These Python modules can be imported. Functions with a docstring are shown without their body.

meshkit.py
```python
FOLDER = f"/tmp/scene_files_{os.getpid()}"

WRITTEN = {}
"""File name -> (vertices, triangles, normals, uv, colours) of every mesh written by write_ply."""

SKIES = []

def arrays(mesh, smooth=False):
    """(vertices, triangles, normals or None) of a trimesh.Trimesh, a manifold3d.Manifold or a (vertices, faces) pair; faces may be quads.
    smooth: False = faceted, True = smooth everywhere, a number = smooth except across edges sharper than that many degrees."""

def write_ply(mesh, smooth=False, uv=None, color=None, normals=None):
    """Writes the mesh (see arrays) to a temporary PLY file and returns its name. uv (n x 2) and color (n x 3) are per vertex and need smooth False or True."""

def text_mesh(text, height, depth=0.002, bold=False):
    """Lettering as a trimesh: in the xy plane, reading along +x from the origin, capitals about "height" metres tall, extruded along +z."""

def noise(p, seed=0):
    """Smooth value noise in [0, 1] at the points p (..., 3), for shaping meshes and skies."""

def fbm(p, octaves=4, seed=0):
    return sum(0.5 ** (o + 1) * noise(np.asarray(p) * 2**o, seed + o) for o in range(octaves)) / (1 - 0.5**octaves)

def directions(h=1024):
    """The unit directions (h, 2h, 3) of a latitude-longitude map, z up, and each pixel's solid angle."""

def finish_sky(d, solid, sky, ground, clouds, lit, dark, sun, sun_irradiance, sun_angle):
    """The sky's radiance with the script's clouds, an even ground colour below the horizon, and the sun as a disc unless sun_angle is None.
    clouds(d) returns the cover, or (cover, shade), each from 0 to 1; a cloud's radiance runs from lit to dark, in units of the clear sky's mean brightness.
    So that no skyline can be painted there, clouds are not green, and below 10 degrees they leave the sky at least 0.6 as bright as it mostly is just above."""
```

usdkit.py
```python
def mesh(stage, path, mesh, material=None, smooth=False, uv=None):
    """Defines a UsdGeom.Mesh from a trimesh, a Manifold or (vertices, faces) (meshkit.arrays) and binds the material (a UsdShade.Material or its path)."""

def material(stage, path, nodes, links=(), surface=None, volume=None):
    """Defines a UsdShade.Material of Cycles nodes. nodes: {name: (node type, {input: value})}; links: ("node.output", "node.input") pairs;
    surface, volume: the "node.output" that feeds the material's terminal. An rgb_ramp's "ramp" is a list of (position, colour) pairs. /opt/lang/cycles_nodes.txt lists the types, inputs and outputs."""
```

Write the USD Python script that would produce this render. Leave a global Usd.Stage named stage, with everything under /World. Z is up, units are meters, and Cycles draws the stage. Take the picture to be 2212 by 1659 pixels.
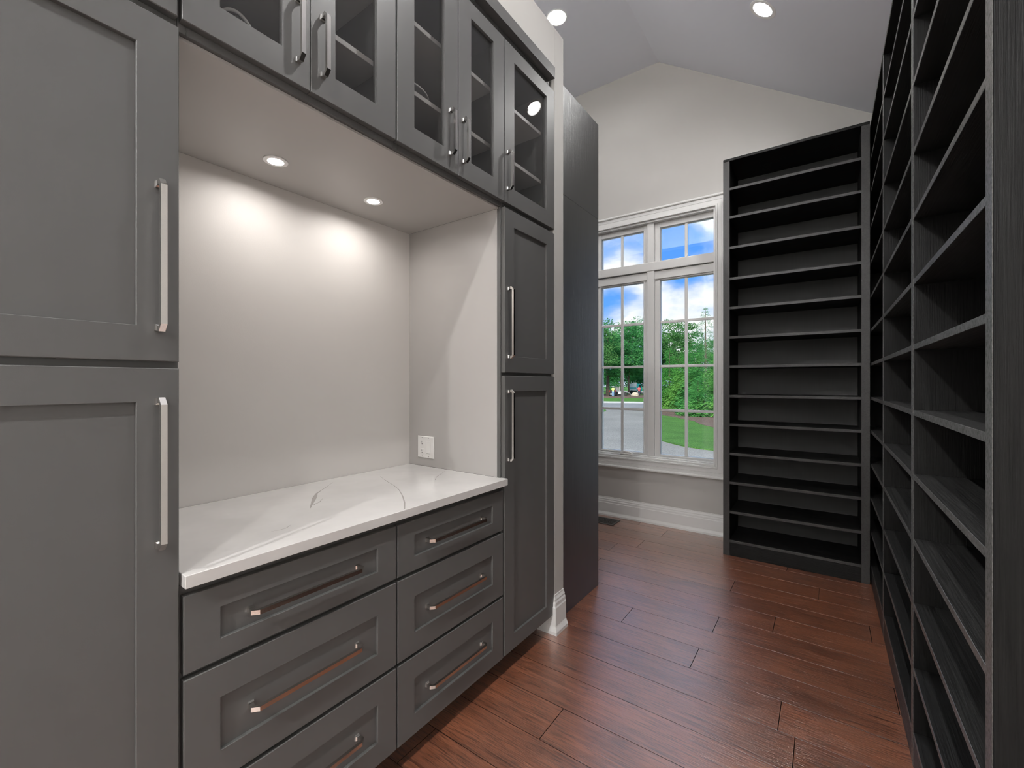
import math, random
import numpy as np
import trimesh, manifold3d as m3
import shapely.geometry as sg
import usdkit
from pxr import Usd, UsdGeom, UsdLux, UsdShade, Gf, Sdf

stage = Usd.Stage.CreateInMemory()
UsdGeom.SetStageUpAxis(stage, 'Z')
UsdGeom.SetStageMetersPerUnit(stage, 1.0)
stage.DefinePrim('/World', 'Xform'); stage.DefinePrim('/World/Looks', 'Scope')
rng = np.random.default_rng(7)

# ------------------------------------------------------------------ camera, sky, sun, exposure
F_PX, YAW, V0, EYE = 945.35, 35.556, 826.6, 1.35
cam = UsdGeom.Camera.Define(stage, '/World/camera')
cam.CreateHorizontalApertureAttr(36.0); cam.CreateVerticalApertureAttr(36.0 * 1659 / 2212)
cam.CreateFocalLengthAttr(36.0 * F_PX / 2212)
cam.CreateVerticalApertureOffsetAttr((V0 - 829.5) / 2212 * 36.0)
cam.CreateClippingRangeAttr((0.02, 3000.0))
cam.CreateExposureAttr(0.22)
cam.AddTranslateOp().Set(Gf.Vec3d(0, 0, EYE)); cam.AddRotateXYZOp().Set(Gf.Vec3f(90, 0, YAW))

LAMP, NICHE_LAMP, SKY = 1500.0, 300.0, 1.06
def mat(name, nodes, links=(), surface='p.BSDF', **k):
    return usdkit.material(stage, '/World/Looks/' + name, nodes, links, surface=surface, **k)

sky_mat = mat('sky', {
    'tc': ('texture_coordinate', {}), 'sep': ('separate_xyz', {}),
    'grad': ('rgb_ramp', {'ramp': [(0, (.36, .58, .95)), (.06, (.20, .46, .98)), (.14, (.13, .39, .97)), (.3, (.10, .33, .92)), (1, (.07, .22, .7))]}),
    'map': ('mapping', {'scale': (1, 1, 1.9), 'location': (1.3, .1, .2)}),
    'n': ('noise_texture', {'scale': 4.3, 'detail': 6, 'roughness': .5, 'distortion': .15}),
    'cr': ('rgb_ramp', {'ramp': [(.43, (0, 0, 0)), (.495, (.25, .25, .25)), (.535, (.6, .6, .6)), (.59, (1, 1, 1))]}),
    'n2': ('noise_texture', {'scale': 11, 'detail': 4}),
    'shade': ('rgb_ramp', {'ramp': [(.3, (.68, .76, .90)), (.55, (1.0, 1.0, 1.02))]}),
    'mx': ('mix', {}), 'bg': ('background_shader', {'strength': SKY})},
    [('tc.generated', 'sep.vector'), ('sep.z', 'grad.fac'), ('tc.generated', 'map.vector'), ('map.vector', 'n.vector'), ('n.fac', 'cr.fac'),
     ('map.vector', 'n2.vector'), ('n2.fac', 'shade.fac'), ('cr.color', 'mx.fac'), ('grad.color', 'mx.color1'), ('shade.color', 'mx.color2'), ('mx.color', 'bg.color')], surface='bg.background')
dome = UsdLux.DomeLight.Define(stage, '/World/sky_dome')
dome.CreateIntensityAttr(1.0)
UsdShade.MaterialBindingAPI.Apply(dome.GetPrim()).Bind(sky_mat)
sun = UsdLux.DistantLight.Define(stage, '/World/sun')
sun.CreateIntensityAttr(54); sun.CreateAngleAttr(12.0); sun.CreateColorAttr(Gf.Vec3f(1, .95, .86))
sun.AddRotateXYZOp().Set(Gf.Vec3f(54, 0, 12))     # from behind the house, so it never enters the window

# ------------------------------------------------------------------ helpers
counts = {}
def fresh(parent, name):
    k = (str(parent), name); n = counts.get(k, 0); counts[k] = n + 1
    return f'{parent}/{name}' + (f'_{n:03d}' if n else '')
def describe(p, label=None, cat=None, group=None, kind=None):
    for key, val in (('label', label), ('category', cat), ('group', group), ('kind', kind)):
        if val: p.SetCustomDataByKey(key, val)
origin = {}
def thing(name, label, cat, loc=(0, 0, 0), group=None, kind=None):
    path = fresh('/World', name)
    x = UsdGeom.Xform.Define(stage, path); x.AddTranslateOp().Set(Gf.Vec3d(*map(float, loc)))
    describe(x.GetPrim(), label, cat, group, kind); origin[path] = np.array(loc, float)
    return path
def tri(m):
    if isinstance(m, (list,)):
        return trimesh.util.concatenate([tri(x) for x in m])
    if hasattr(m, 'to_mesh'):
        q = m.to_mesh(); return trimesh.Trimesh(q.vert_properties[:, :3], q.tri_verts, process=False)
    if isinstance(m, tuple):
        v, f = np.asarray(m[0], float), np.asarray(m[1], int)
        if f.shape[1] == 4: f = np.vstack([f[:, [0, 1, 2]], f[:, [0, 2, 3]]])
        return trimesh.Trimesh(v, f, process=False)
    return m
def part(parent, name, m, material, smooth=False, label=None, kind=None):
    """m in world coordinates; parent is a thing or a part of one."""
    m = tri(m).copy(); top = '/'.join(parent.split('/')[:3])
    m.apply_translation(-origin[top])
    path = fresh(parent, name)
    usdkit.mesh(stage, path, m, material, smooth=smooth)
    describe(stage.GetPrimAtPath(path), label, kind=kind)
    return path
def single(name, m, material, label, cat, smooth=False, kind=None, group=None):
    path = fresh('/World', name)
    usdkit.mesh(stage, path, tri(m), material, smooth=smooth)
    describe(stage.GetPrimAtPath(path), label, cat, group, kind)
    return path
def copy_of(src, label, loc, group=None, rotz=None, scale=None):
    name = src.split('/')[2]
    while name[-4:-3] == '_' and name[-3:].isdigit(): name = name[:-4]
    path = fresh('/World', name)
    x = UsdGeom.Xform.Define(stage, path)
    p = x.GetPrim(); p.GetReferences().AddInternalReference(src)
    x.ClearXformOpOrder(); x.AddTranslateOp().Set(Gf.Vec3d(*map(float, loc)))
    if rotz is not None: x.AddRotateZOp().Set(float(rotz))
    if scale is not None: x.AddScaleOp().Set(Gf.Vec3f(*scale))
    s = stage.GetPrimAtPath(src).GetCustomData()
    describe(p, label, s.get('category'), group or s.get('group'), s.get('kind'))
    p.SetInstanceable(True)
    return path

def box(x0, x1, y0, y1, z0, z1, b=0.0):
    if x0 > x1: x0, x1 = x1, x0
    if y0 > y1: y0, y1 = y1, y0
    if z0 > z1: z0, z1 = z1, z0
    if b <= 0:
        v = [(x, y, z) for x in (x0, x1) for y in (y0, y1) for z in (z0, z1)]
        f = [(0, 1, 3, 2), (4, 6, 7, 5), (0, 4, 5, 1), (2, 3, 7, 6), (0, 2, 6, 4), (1, 5, 7, 3)]
        return tri((np.array(v), np.array(f)))
    b = min(b, .45 * min(x1 - x0, y1 - y0, z1 - z0)); pts = []
    for sx, X in ((1, x0), (-1, x1)):
        for sy, Y in ((1, y0), (-1, y1)):
            for sz, Z in ((1, z0), (-1, z1)):
                pts += [(X, Y + sy * b, Z + sz * b), (X + sx * b, Y, Z + sz * b), (X + sx * b, Y + sy * b, Z)]
    return tri(m3.Manifold.hull_points(np.array(pts, float)))
AX = {'+x': lambda a, b, c: (c, a, b), '-y': lambda a, b, c: (a, -c, b), '+y': lambda a, b, c: (a, c, b), '+z': lambda a, b, c: (a, b, c)}
def loft(a0, a1, b0, b1, prof, face, closed=True):
    """rectangular rings: prof = [(inset, out)], mitred corners. closed: the profile is a loop (a frame); else the ends are filled (a slab)."""
    v, f = [], []
    for t, c in prof:
        v += [(a0 + t, b0 + t, c), (a1 - t, b0 + t, c), (a1 - t, b1 - t, c), (a0 + t, b1 - t, c)]
    n = len(prof)
    for i in range(n if closed else n - 1):
        j = (i + 1) % n
        for k in range(4):
            l = (k + 1) % 4
            f.append((4 * i + k, 4 * i + l, 4 * j + l, 4 * j + k))
    if not closed:
        f += [(3, 2, 1, 0), tuple(4 * (n - 1) + k for k in range(4))]
    g = AX[face]
    return tri((np.array([g(*p) for p in v]), np.array(f)))
def sweep2d(prof, path, z0=0.0, cap=True):
    """prof [(out, z)], path [(x, y)] with the outward side to the right of the direction; mitred."""
    P = np.array(path, float); n = len(P); d = np.diff(P, axis=0); d /= np.linalg.norm(d, axis=1)[:, None]
    nr = np.stack([d[:, 1], -d[:, 0]], 1); off = []
    for i in range(n):
        if i == 0: off.append(nr[0])
        elif i == n - 1: off.append(nr[-1])
        else:
            s = nr[i - 1] + nr[i]; off.append(s / (1 + nr[i - 1] @ nr[i]))
    v, f, k = [], [], len(prof)
    for i in range(n):
        for o, z in prof: v.append((*(P[i] + off[i] * o), z0 + z))
    for i in range(n - 1):
        for j in range(k):
            l = (j + 1) % k
            f.append((i * k + j, i * k + l, (i + 1) * k + l, (i + 1) * k + j))
    m = tri((np.array(v), np.array(f)))
    if cap:
        ft = []
        for i0 in (0, (n - 1) * k):
            ft += [(i0, i0 + a, i0 + a + 1) for a in range(1, k - 1)]
        m = trimesh.util.concatenate([m, trimesh.Trimesh(m.vertices, np.array(ft), process=False)])
    return m
def extrude(poly, z0, z1):
    m = trimesh.creation.extrude_polygon(poly, z1 - z0, engine='earcut'); m.apply_translation((0, 0, z0)); return m
def tube(pts, radii, sides=8):
    P = np.array(pts, float); n = len(P); R = np.broadcast_to(radii, (n,)); T = np.gradient(P, axis=0); T /= np.linalg.norm(T, axis=1)[:, None]
    ref = np.array([0, 0, 1.0]) if abs(T[:, 2]).mean() < .8 else np.array([1.0, 0, 0])
    A = np.cross(T, ref); A /= np.linalg.norm(A, axis=1)[:, None]; B = np.cross(T, A)
    an = np.arange(sides) * 2 * math.pi / sides
    v = (P[:, None] + R[:, None, None] * (np.cos(an)[None, :, None] * A[:, None] + np.sin(an)[None, :, None] * B[:, None])).reshape(-1, 3)
    f = [(i * sides + j, i * sides + (j + 1) % sides, (i + 1) * sides + (j + 1) % sides, (i + 1) * sides + j) for i in range(n - 1) for j in range(sides)]
    m = tri((v, np.array(f)))
    c = [(0, j + 1, j) for j in range(1, sides - 1)] + [((n - 1) * sides, (n - 1) * sides + j, (n - 1) * sides + j + 1) for j in range(1, sides - 1)]
    return trimesh.util.concatenate([m, trimesh.Trimesh(v, np.array(c), process=False)])
def lathe(prof, n=32):
    p = np.array(prof, float); an = np.arange(n) * 2 * math.pi / n; k = len(p)
    v = np.array([(r * math.cos(a), r * math.sin(a), z) for a in an for r, z in p])
    f = [(i * k + j, ((i + 1) % n) * k + j, ((i + 1) % n) * k + j + 1, i * k + j + 1) for i in range(n) for j in range(k - 1)]
    return tri((v, np.array(f)))
def moved(m, t, R=None):
    m = tri(m).copy()
    if R is not None:
        q = np.eye(4); q[:3, :3] = R; m.apply_transform(q)
    m.apply_translation(t); return m
def hullchain(pts):
    """[(x,y,z,r)] -> Manifold of the hulls of neighbouring spheres"""
    out = []
    sp = [m3.Manifold.sphere(p[3], 12).translate(p[:3]) for p in pts]
    return m3.Manifold.batch_boolean([m3.Manifold.batch_hull([a, b]) for a, b in zip(sp, sp[1:])], m3.OpType.Add) if len(sp) > 1 else sp[0]

# ------------------------------------------------------------------ materials
def plain(name, color, rough=.5, bump=0, scale=400, **k):
    nodes = {'p': ('principled_bsdf', dict(base_color=color, roughness=rough, **k))}; links = []
    if bump:
        nodes.update({'g': ('geometry', {}), 'n': ('noise_texture', {'scale': scale, 'detail': 3}), 'b': ('bump', {'strength': bump, 'distance': .001})})
        links = [('g.position', 'n.vector'), ('n.fac', 'b.height'), ('b.normal', 'p.normal')]
    return mat(name, nodes, links)
M = {}
M['cabinet'] = plain('cabinet_paint', (.108, .1075, .105), .42, .06, 900)
M['lit_paint'] = plain('niche_lit_cabinet_paint', (.45, .434, .418), .38, .06, 900)  # cabinet paint with the niche lamp light painted in as a lighter tone
M['interior'] = plain('cabinet_interior', (.15, .147, .14), .5)
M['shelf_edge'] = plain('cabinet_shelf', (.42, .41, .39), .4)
M['chrome'] = plain('polished_nickel', (.80, .78, .75), .15, metallic=1.0)
M['wall'] = plain('wall_paint', (.50, .485, .462), .6, .12, 260)
M['wall_white'] = plain('white_wall_paint', (.76, .755, .745), .6)
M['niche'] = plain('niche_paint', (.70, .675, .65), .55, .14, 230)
M['ceiling'] = plain('ceiling_paint', (.84, .86, .93), .7, .05, 200)  # bluish daylight bounce is tinted into the white
M['trim'] = plain('trim_paint', (.74, .735, .72), .28)
M['plate'] = plain('white_plastic', (.82, .81, .79), .25)
M['slot'] = plain('dark_slot', (.02, .02, .02), .5)
M['lamp_ring'] = plain('lamp_ring', (.92, .92, .91), .4)
M['vein'] = plain('quartz_vein', (.37, .35, .33), .12)
M['register'] = plain('register_metal', (.055, .05, .045), .4)
M['sub'] = plain('subfloor', (.03, .02, .015), .8)
M['sticker'] = plain('tan_sticker', (.55, .34, .26), .6)
M['quartz'] = mat('quartz', {'g': ('geometry', {}), 'n': ('noise_texture', {'scale': 6, 'detail': 4}),
    'r': ('rgb_ramp', {'ramp': [(.35, (.62, .605, .59)), (.65, (.67, .655, .64))]}), 'p': ('principled_bsdf', {'roughness': .1})},
    [('g.position', 'n.vector'), ('n.fac', 'r.fac'), ('r.color', 'p.base_color')])
def lamp_mat(name, s, c=(1, .965, .92)): return mat(name, {'e': ('emission', {'color': c, 'strength': s})}, surface='e.emission')
M['lens'] = lamp_mat('lamp_lens', LAMP, (1, .985, .965)); M['lens_dim'] = lamp_mat('lamp_lens_dimmed', LAMP * .42, (1, .985, .965)); M['lens_low'] = lamp_mat('lamp_lens_low', LAMP * .13, (1, .985, .965)); M['lens_mid'] = lamp_mat('lamp_lens_mid', LAMP * .5, (1, .985, .965)); M['lens_fill'] = lamp_mat('lamp_lens_added_fill', LAMP * 4.4, (1, .985, .965)); M['niche_lens'] = lamp_mat('niche_lamp_lens', NICHE_LAMP, (1, .955, .915))  # strongest lens is for added unseen lamps that bounce fill light
def glassy(name, tint=(1, 1, 1), r=0.0, f0=.05):
    return mat(name, {'lw': ('layer_weight', {'blend': .5}), 'pw': ('math', {'math_type': 'power', 'value2': 5.0}),
        'ma': ('math', {'math_type': 'multiply_add', 'value2': 1 - f0, 'value3': f0}), 't': ('transparent_bsdf', {'color': tint}), 'gl': ('glossy_bsdf', {'color': (1, 1, 1), 'roughness': r}), 'm': ('mix_closure', {})},
        [('lw.facing', 'pw.value1'), ('pw.value', 'ma.value1'), ('ma.value', 'm.fac'), ('t.BSDF', 'm.closure1'), ('gl.BSDF', 'm.closure2')], surface='m.closure')
M['pane'] = glassy('window_glass', (.97, .985, .98))
M['cab_glass'] = glassy('cabinet_glass', (.93, .93, .93), f0=.04)
M['crystal'] = mat('crystal', {'p': ('principled_bsdf', {'base_color': (1, 1, 1), 'roughness': .03, 'transmission_weight': 1.0, 'ior': 1.5})})
def oak(name, scale, spec=.12, coat=0.0, color=(.0075, .0074, .0072), rough=.42, bump=.7, streak=(.0125, .0123, .0118)):
    return mat(name, {'g': ('geometry', {}), 'mp': ('mapping', {'scale': scale}), 'n': ('noise_texture', {'scale': 1, 'detail': 4, 'roughness': .6, 'distortion': .4}),
        'r': ('rgb_ramp', {'ramp': [(.35, color), (.7, streak)]}), 'rr': ('map_range', {'from_min': .3, 'from_max': .7, 'to_min': rough - .06, 'to_max': rough + .1}),
        'b': ('bump', {'strength': bump, 'distance': .0016}), 'p': ('principled_bsdf', {'specular_ior_level': spec, 'coat_weight': coat, 'coat_ior': 2.8, 'coat_roughness': .33})},
        [('g.position', 'mp.vector'), ('mp.vector', 'n.vector'), ('n.fac', 'r.fac'), ('r.color', 'p.base_color'), ('n.fac', 'rr.value'), ('rr.result', 'p.roughness'), ('n.fac', 'b.height'), ('b.normal', 'p.normal'), ('b.normal', 'p.coat_normal')])
M['oak_panel'] = mat('black_oak_end_panel', {'g': ('geometry', {}), 'mp': ('mapping', {'scale': (260, 260, 5)}), 'n': ('noise_texture', {'scale': 1, 'detail': 4, 'roughness': .6, 'distortion': .4}),
    'r': ('rgb_ramp', {'ramp': [(.35, (.008, .008, .008)), (.7, (.014, .014, .0135))]}), 'tg': ('tangent', {'direction_type': 'radial', 'axis': 'z'}), 'b': ('bump', {'strength': .7, 'distance': .0012}), 'p': ('principled_bsdf', {'ior': 3.6, 'roughness': .42, 'anisotropic': .9, 'anisotropic_rotation': .25})},
    [('g.position', 'mp.vector'), ('mp.vector', 'n.vector'), ('n.fac', 'r.fac'), ('r.color', 'p.base_color'), ('n.fac', 'b.height'), ('b.normal', 'p.normal'), ('tg.tangent', 'p.tangent')])
M['oak_v'] = oak('black_oak_upright', (260, 260, 5))
M['oak_y'] = oak('black_oak_shelf', (240, 6, 240), .7)
M['oak_x'] = oak('black_oak_cross', (6, 240, 240))
M['oak_back_lit'] = oak('black_oak_back_lit', (200, 200, 5), .3, 0, (.062, .062, .061), .55, .2, (.072, .072, .071))  # back panel oak made greyer to paint in its reflected light
M['edge'] = oak('black_oak_edge_sheen', (120, 120, 120), .7, 0, (.060, .059, .057), .30, .25, (.095, .093, .09))  # front-edge oak lightened to paint in reflections of the lit niche
M['edge_far'] = oak('black_oak_edge_low_sheen', (120, 120, 120), .4, 0, (.024, .0236, .023), .4, .25, (.04, .039, .038))  # same front edges with a weaker painted sheen, for the short unit
M['floor'] = mat('floor_oak', {
    'g': ('geometry', {}), 'oi': ('object_info', {}), 'rv': ('combine_xyz', {}), 'mul': ('math', {'math_type': 'multiply', 'value2': 37.0}), 'add': ('vector_math', {'math_type': 'add'}),
    'mp': ('mapping', {'scale': (2.2, 26, 1)}), 'n': ('noise_texture', {'scale': 1.0, 'detail': 6, 'roughness': .62, 'distortion': 1.6}),
    'mp2': ('mapping', {'scale': (9, 190, 1)}), 'n2': ('noise_texture', {'scale': 1.0, 'detail': 3, 'roughness': .6, 'distortion': .8}),
    'mp3': ('mapping', {'scale': (1.0, 3.4, 1)}), 'n3': ('noise_texture', {'scale': 2.3, 'detail': 3, 'distortion': .6}),
    'r': ('rgb_ramp', {'ramp': [(.30, (.185, .064, .031)), (.45, (.275, .098, .048)), (.6, (.33, .123, .063)), (.75, (.385, .153, .081))]}),
    'r2': ('rgb_ramp', {'ramp': [(.38, (.22, .18, .16)), (.52, (1, 1, 1))]}),
    'r3': ('rgb_ramp', {'ramp': [(.3, (.62, .58, .56)), (.5, (1, 1, 1)), (.75, (1.12, 1.1, 1.08))]}),
    'm1': ('mix', {'mix_type': 'multiply', 'fac': .75}), 'm2': ('mix', {'mix_type': 'multiply', 'fac': .8}),
    'tone': ('map_range', {'to_min': .88, 'to_max': 1.1}), 'hv': ('hsv', {}),
    'rr': ('map_range', {'from_min': .3, 'from_max': .7, 'to_min': .38, 'to_max': .29}), 'mh': ('math', {'math_type': 'add'}),
    'b': ('bump', {'strength': .6, 'distance': .002}), 'p': ('principled_bsdf', {'specular_ior_level': .6, 'coat_weight': 1.0, 'coat_ior': 3.2, 'coat_roughness': .24, 'coat_tint': (1, .95, .90)}), 'tn': ('separate_xyz', {}), 'side': ('map_range', {'from_min': .6, 'from_max': .97, 'clamp': True}), 'joint': ('mix', {'color1': (.022, .011, .007)})},
    [('oi.random', 'mul.value1'), ('mul.value', 'rv.x'), ('mul.value', 'rv.z'), ('g.position', 'add.vector1'), ('rv.vector', 'add.vector2'),
     ('add.vector', 'mp.vector'), ('mp.vector', 'n.vector'), ('add.vector', 'mp2.vector'), ('mp2.vector', 'n2.vector'), ('add.vector', 'mp3.vector'), ('mp3.vector', 'n3.vector'),
     ('n.fac', 'r.fac'), ('n2.fac', 'r2.fac'), ('n3.fac', 'r3.fac'), ('r.color', 'm1.color1'), ('r2.color', 'm1.color2'), ('m1.color', 'm2.color1'), ('r3.color', 'm2.color2'),
     ('oi.random', 'tone.value'), ('tone.result', 'hv.value'), ('m2.color', 'hv.color'), ('g.true_normal', 'tn.vector'), ('tn.z', 'side.value'), ('side.result', 'joint.fac'), ('hv.color', 'joint.color2'), ('joint.color', 'p.base_color'), ('side.result', 'p.coat_weight'),
     ('n2.fac', 'rr.value'), ('rr.result', 'p.roughness'), ('n2.fac', 'mh.value1'), ('n.fac', 'mh.value2'), ('mh.value', 'b.height'), ('b.normal', 'p.normal'), ('b.normal', 'p.coat_normal')])
def speckle(name, stops, scale, rough=.85, bump=.4, dist=.01, s2=None):
    nodes = {'g': ('geometry', {}), 'n': ('noise_texture', {'scale': scale, 'detail': 5, 'roughness': .7}), 'r': ('rgb_ramp', {'ramp': stops}),
             'n2': ('noise_texture', {'scale': s2 or scale / 40, 'detail': 3}), 'r2': ('rgb_ramp', {'ramp': [(.3, (.72, .72, .72)), (.7, (1.15, 1.15, 1.15))]}), 'm': ('mix', {'mix_type': 'multiply', 'fac': .8}),
             'b': ('bump', {'strength': bump, 'distance': dist}), 'p': ('principled_bsdf', {'roughness': rough, 'specular_ior_level': .2})}
    return mat(name, nodes, [('g.position', 'n.vector'), ('g.position', 'n2.vector'), ('n.fac', 'r.fac'), ('n2.fac', 'r2.fac'), ('r.color', 'm.color1'), ('r2.color', 'm.color2'), ('m.color', 'p.base_color'), ('n.fac', 'b.height'), ('b.normal', 'p.normal')])
M['aggregate'] = speckle('exposed_aggregate', [(.35, (.145, .147, .138)), (.6, (.25, .253, .237))], 18, s2=.25)
M['asphalt'] = speckle('road_asphalt', [(.35, (.17, .18, .185)), (.65, (.21, .222, .228))], 14, s2=.3)
M['kerb'] = speckle('kerb_concrete', [(.35, (.42, .42, .40)), (.65, (.50, .50, .48))], 8, s2=.5)
M['lawn'] = speckle('lawn_grass', [(.35, (.03, .10, .016)), (.55, (.075, .20, .035)), (.72, (.17, .31, .10))], 22, bump=1.0, dist=.05, s2=.9)
M['mulch'] = speckle('bark_mulch', [(.35, (.06, .04, .032)), (.65, (.21, .155, .125))], 16, bump=1.0, dist=.05, s2=.8)
M['bark'] = speckle('tree_bark', [(.35, (.06, .045, .035)), (.65, (.16, .13, .10))], 20, bump=.8, dist=.02)
M['stone'] = speckle('boulder_stone', [(.35, (.30, .26, .20)), (.65, (.48, .43, .36))], 6, bump=.5, dist=.05)
M['slab_stone'] = speckle('slab_stone', [(.35, (.30, .29, .28)), (.65, (.48, .46, .45))], 5)
def leaf(name, c0, c1, trans=.45):
    return mat(name, {'g': ('geometry', {}), 'w': ('white_noise_texture', {'dimensions': '1D'}), 'n': ('noise_texture', {'scale': .35, 'detail': 2}), 'ad': ('math', {'math_type': 'add'}), 'hf': ('math', {'math_type': 'multiply', 'value2': .5}),
        'r': ('rgb_ramp', {'ramp': [(.2, c0), (.8, c1)]}), 'd': ('diffuse_bsdf', {}), 't': ('translucent_bsdf', {}), 'm': ('mix_closure', {'fac': trans})},
        [('g.random_per_island', 'ad.value1'), ('g.position', 'n.vector'), ('n.fac', 'ad.value2'), ('ad.value', 'hf.value1'), ('hf.value', 'r.fac'), ('r.color', 'd.color'), ('r.color', 't.color'), ('d.BSDF', 'm.closure1'), ('t.BSDF', 'm.closure2')], surface='m.closure')
M['leaf'] = leaf('maple_leaves', (.05, .22, .07), (.24, .60, .20))
M['leaf2'] = leaf('ash_leaves', (.07, .20, .06), (.25, .50, .17))
M['needle'] = leaf('spruce_needles', (.04, .20, .06), (.30, .62, .14), .3)
M['needle2'] = leaf('hemlock_needles', (.06, .24, .05), (.42, .68, .16), .3)
for n_, c_, r_ in (('truck_black', (.02, .02, .022), .3), ('rubber', (.02, .02, .02), .8), ('tail_red', (.6, .03, .03), .3), ('white_paint', (.75, .77, .78), .35), ('teal_paint', (.02, .42, .45), .35), ('grey_paint', (.22, .24, .25), .5),
                   ('dark_glass', (.02, .025, .03), .1), ('hivis', (.62, .85, .22), .8), ('denim', (.16, .27, .42), .8), ('skin', (.45, .27, .2), .6), ('red_shirt', (.70, .10, .10), .8), ('white_cloth', (.8, .8, .78), .8), ('navy', (.03, .035, .06), .8)):
    M[n_] = plain(n_, c_, r_)

# ------------------------------------------------------------------ room shell
XR, YF, YB, XL = .65, 4.20, -3.4, -3.3          # wall faces
ZT, ZP = 4.401, 3.27                             # flat ceiling, top of the partition
RX, SL = -1.288, .6675                           # ridge line x, slope
zs = lambda x: ZT - SL * (x - RX)
fl = thing('floor', 'brown stained oak plank floor with a satin finish', 'floor', kind='structure')
part(fl, 'subfloor', box(XL, XR, YB, YF + .1, -.06, -.0165), M['sub'])
PITCH, Y0 = .1912, 2.3635
known = {0: -.935, 1: -.495, -1: -.52, 4: -.498, 2: -.23, -5: -.88, 3: .20, 7: -.222, 8: -1.17}
prng = random.Random(3)
for k in range(-19, 10):
    ya, yb = Y0 + k * PITCH, Y0 + (k + 1) * PITCH
    if yb > YF + .02: yb = YF + .02
    if ya > YF: continue
    x0 = known.get(k, prng.uniform(-2.2, .3)); cuts = [x0]
    x = x0
    while x > -2.2: x -= prng.uniform(1.15, 1.9); cuts.insert(0, x)
    x = x0
    while x < XR: x += prng.uniform(1.15, 1.9); cuts.append(x)
    cuts = [c for c in cuts if XL + .1 < c < XR - .05]; cuts = [XL] + cuts + [XR]
    for xa, xb in zip(cuts, cuts[1:]):
        g, c, zt = .0011, .0004, 0.0
        v = [(xa + g, ya + g, -.016), (xb - g, ya + g, -.016), (xb - g, yb - g, -.016), (xa + g, yb - g, -.016),
             (xa + g, ya + g, zt - c), (xb - g, ya + g, zt - c), (xb - g, yb - g, zt - c), (xa + g, yb - g, zt - c),
             (xa + g + c, ya + g + c, zt), (xb - g - c, ya + g + c, zt), (xb - g - c, yb - g - c, zt), (xa + g + c, yb - g - c, zt)]
        f = [(3, 2, 1, 0), (8, 9, 10, 11)] + [(a + k2, a + (k2 + 1) % 4, a + 4 + (k2 + 1) % 4, a + 4 + k2) for a in (0, 4) for k2 in range(4)]
        part(fl, 'plank', (np.array(v), np.array(f)), M['floor'])

ceil = sg.Polygon([(XL, ZT), (RX, ZT), (XR + .2, zs(XR + .2)), (XR + .2, zs(XR + .2) + .25), (RX, ZT + .25), (XL, ZT + .25)])
m = trimesh.creation.extrude_polygon(ceil, YF - YB + .3, engine='earcut')      # x, z, depth -> x, y, z
v = m.vertices.copy(); m.vertices = np.stack([v[:, 0], YF + .15 - v[:, 2], v[:, 1]], 1)
m = m3.Manifold(m3.Mesh(np.asarray(m.vertices, np.float32), np.asarray(m.faces, np.uint32)))
for y in (3.241, 1.45, -.55, -2.75): m = m - m3.Manifold.cylinder(.16, .070, .070, 40, True).rotate((0, math.degrees(math.atan(SL)), 0)).translate((-.327, y, zs(-.327)))
for y in (3.194, 1.45, -.55, -2.75): m = m - m3.Manifold.cylinder(.16, .079, .079, 40, True).translate((-1.823, y, ZT))
single('ceiling', m, M['ceiling'], 'white ceiling with blue daylight painted in, flat on one side and sloping down on the other', 'ceiling', kind='structure')
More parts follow.
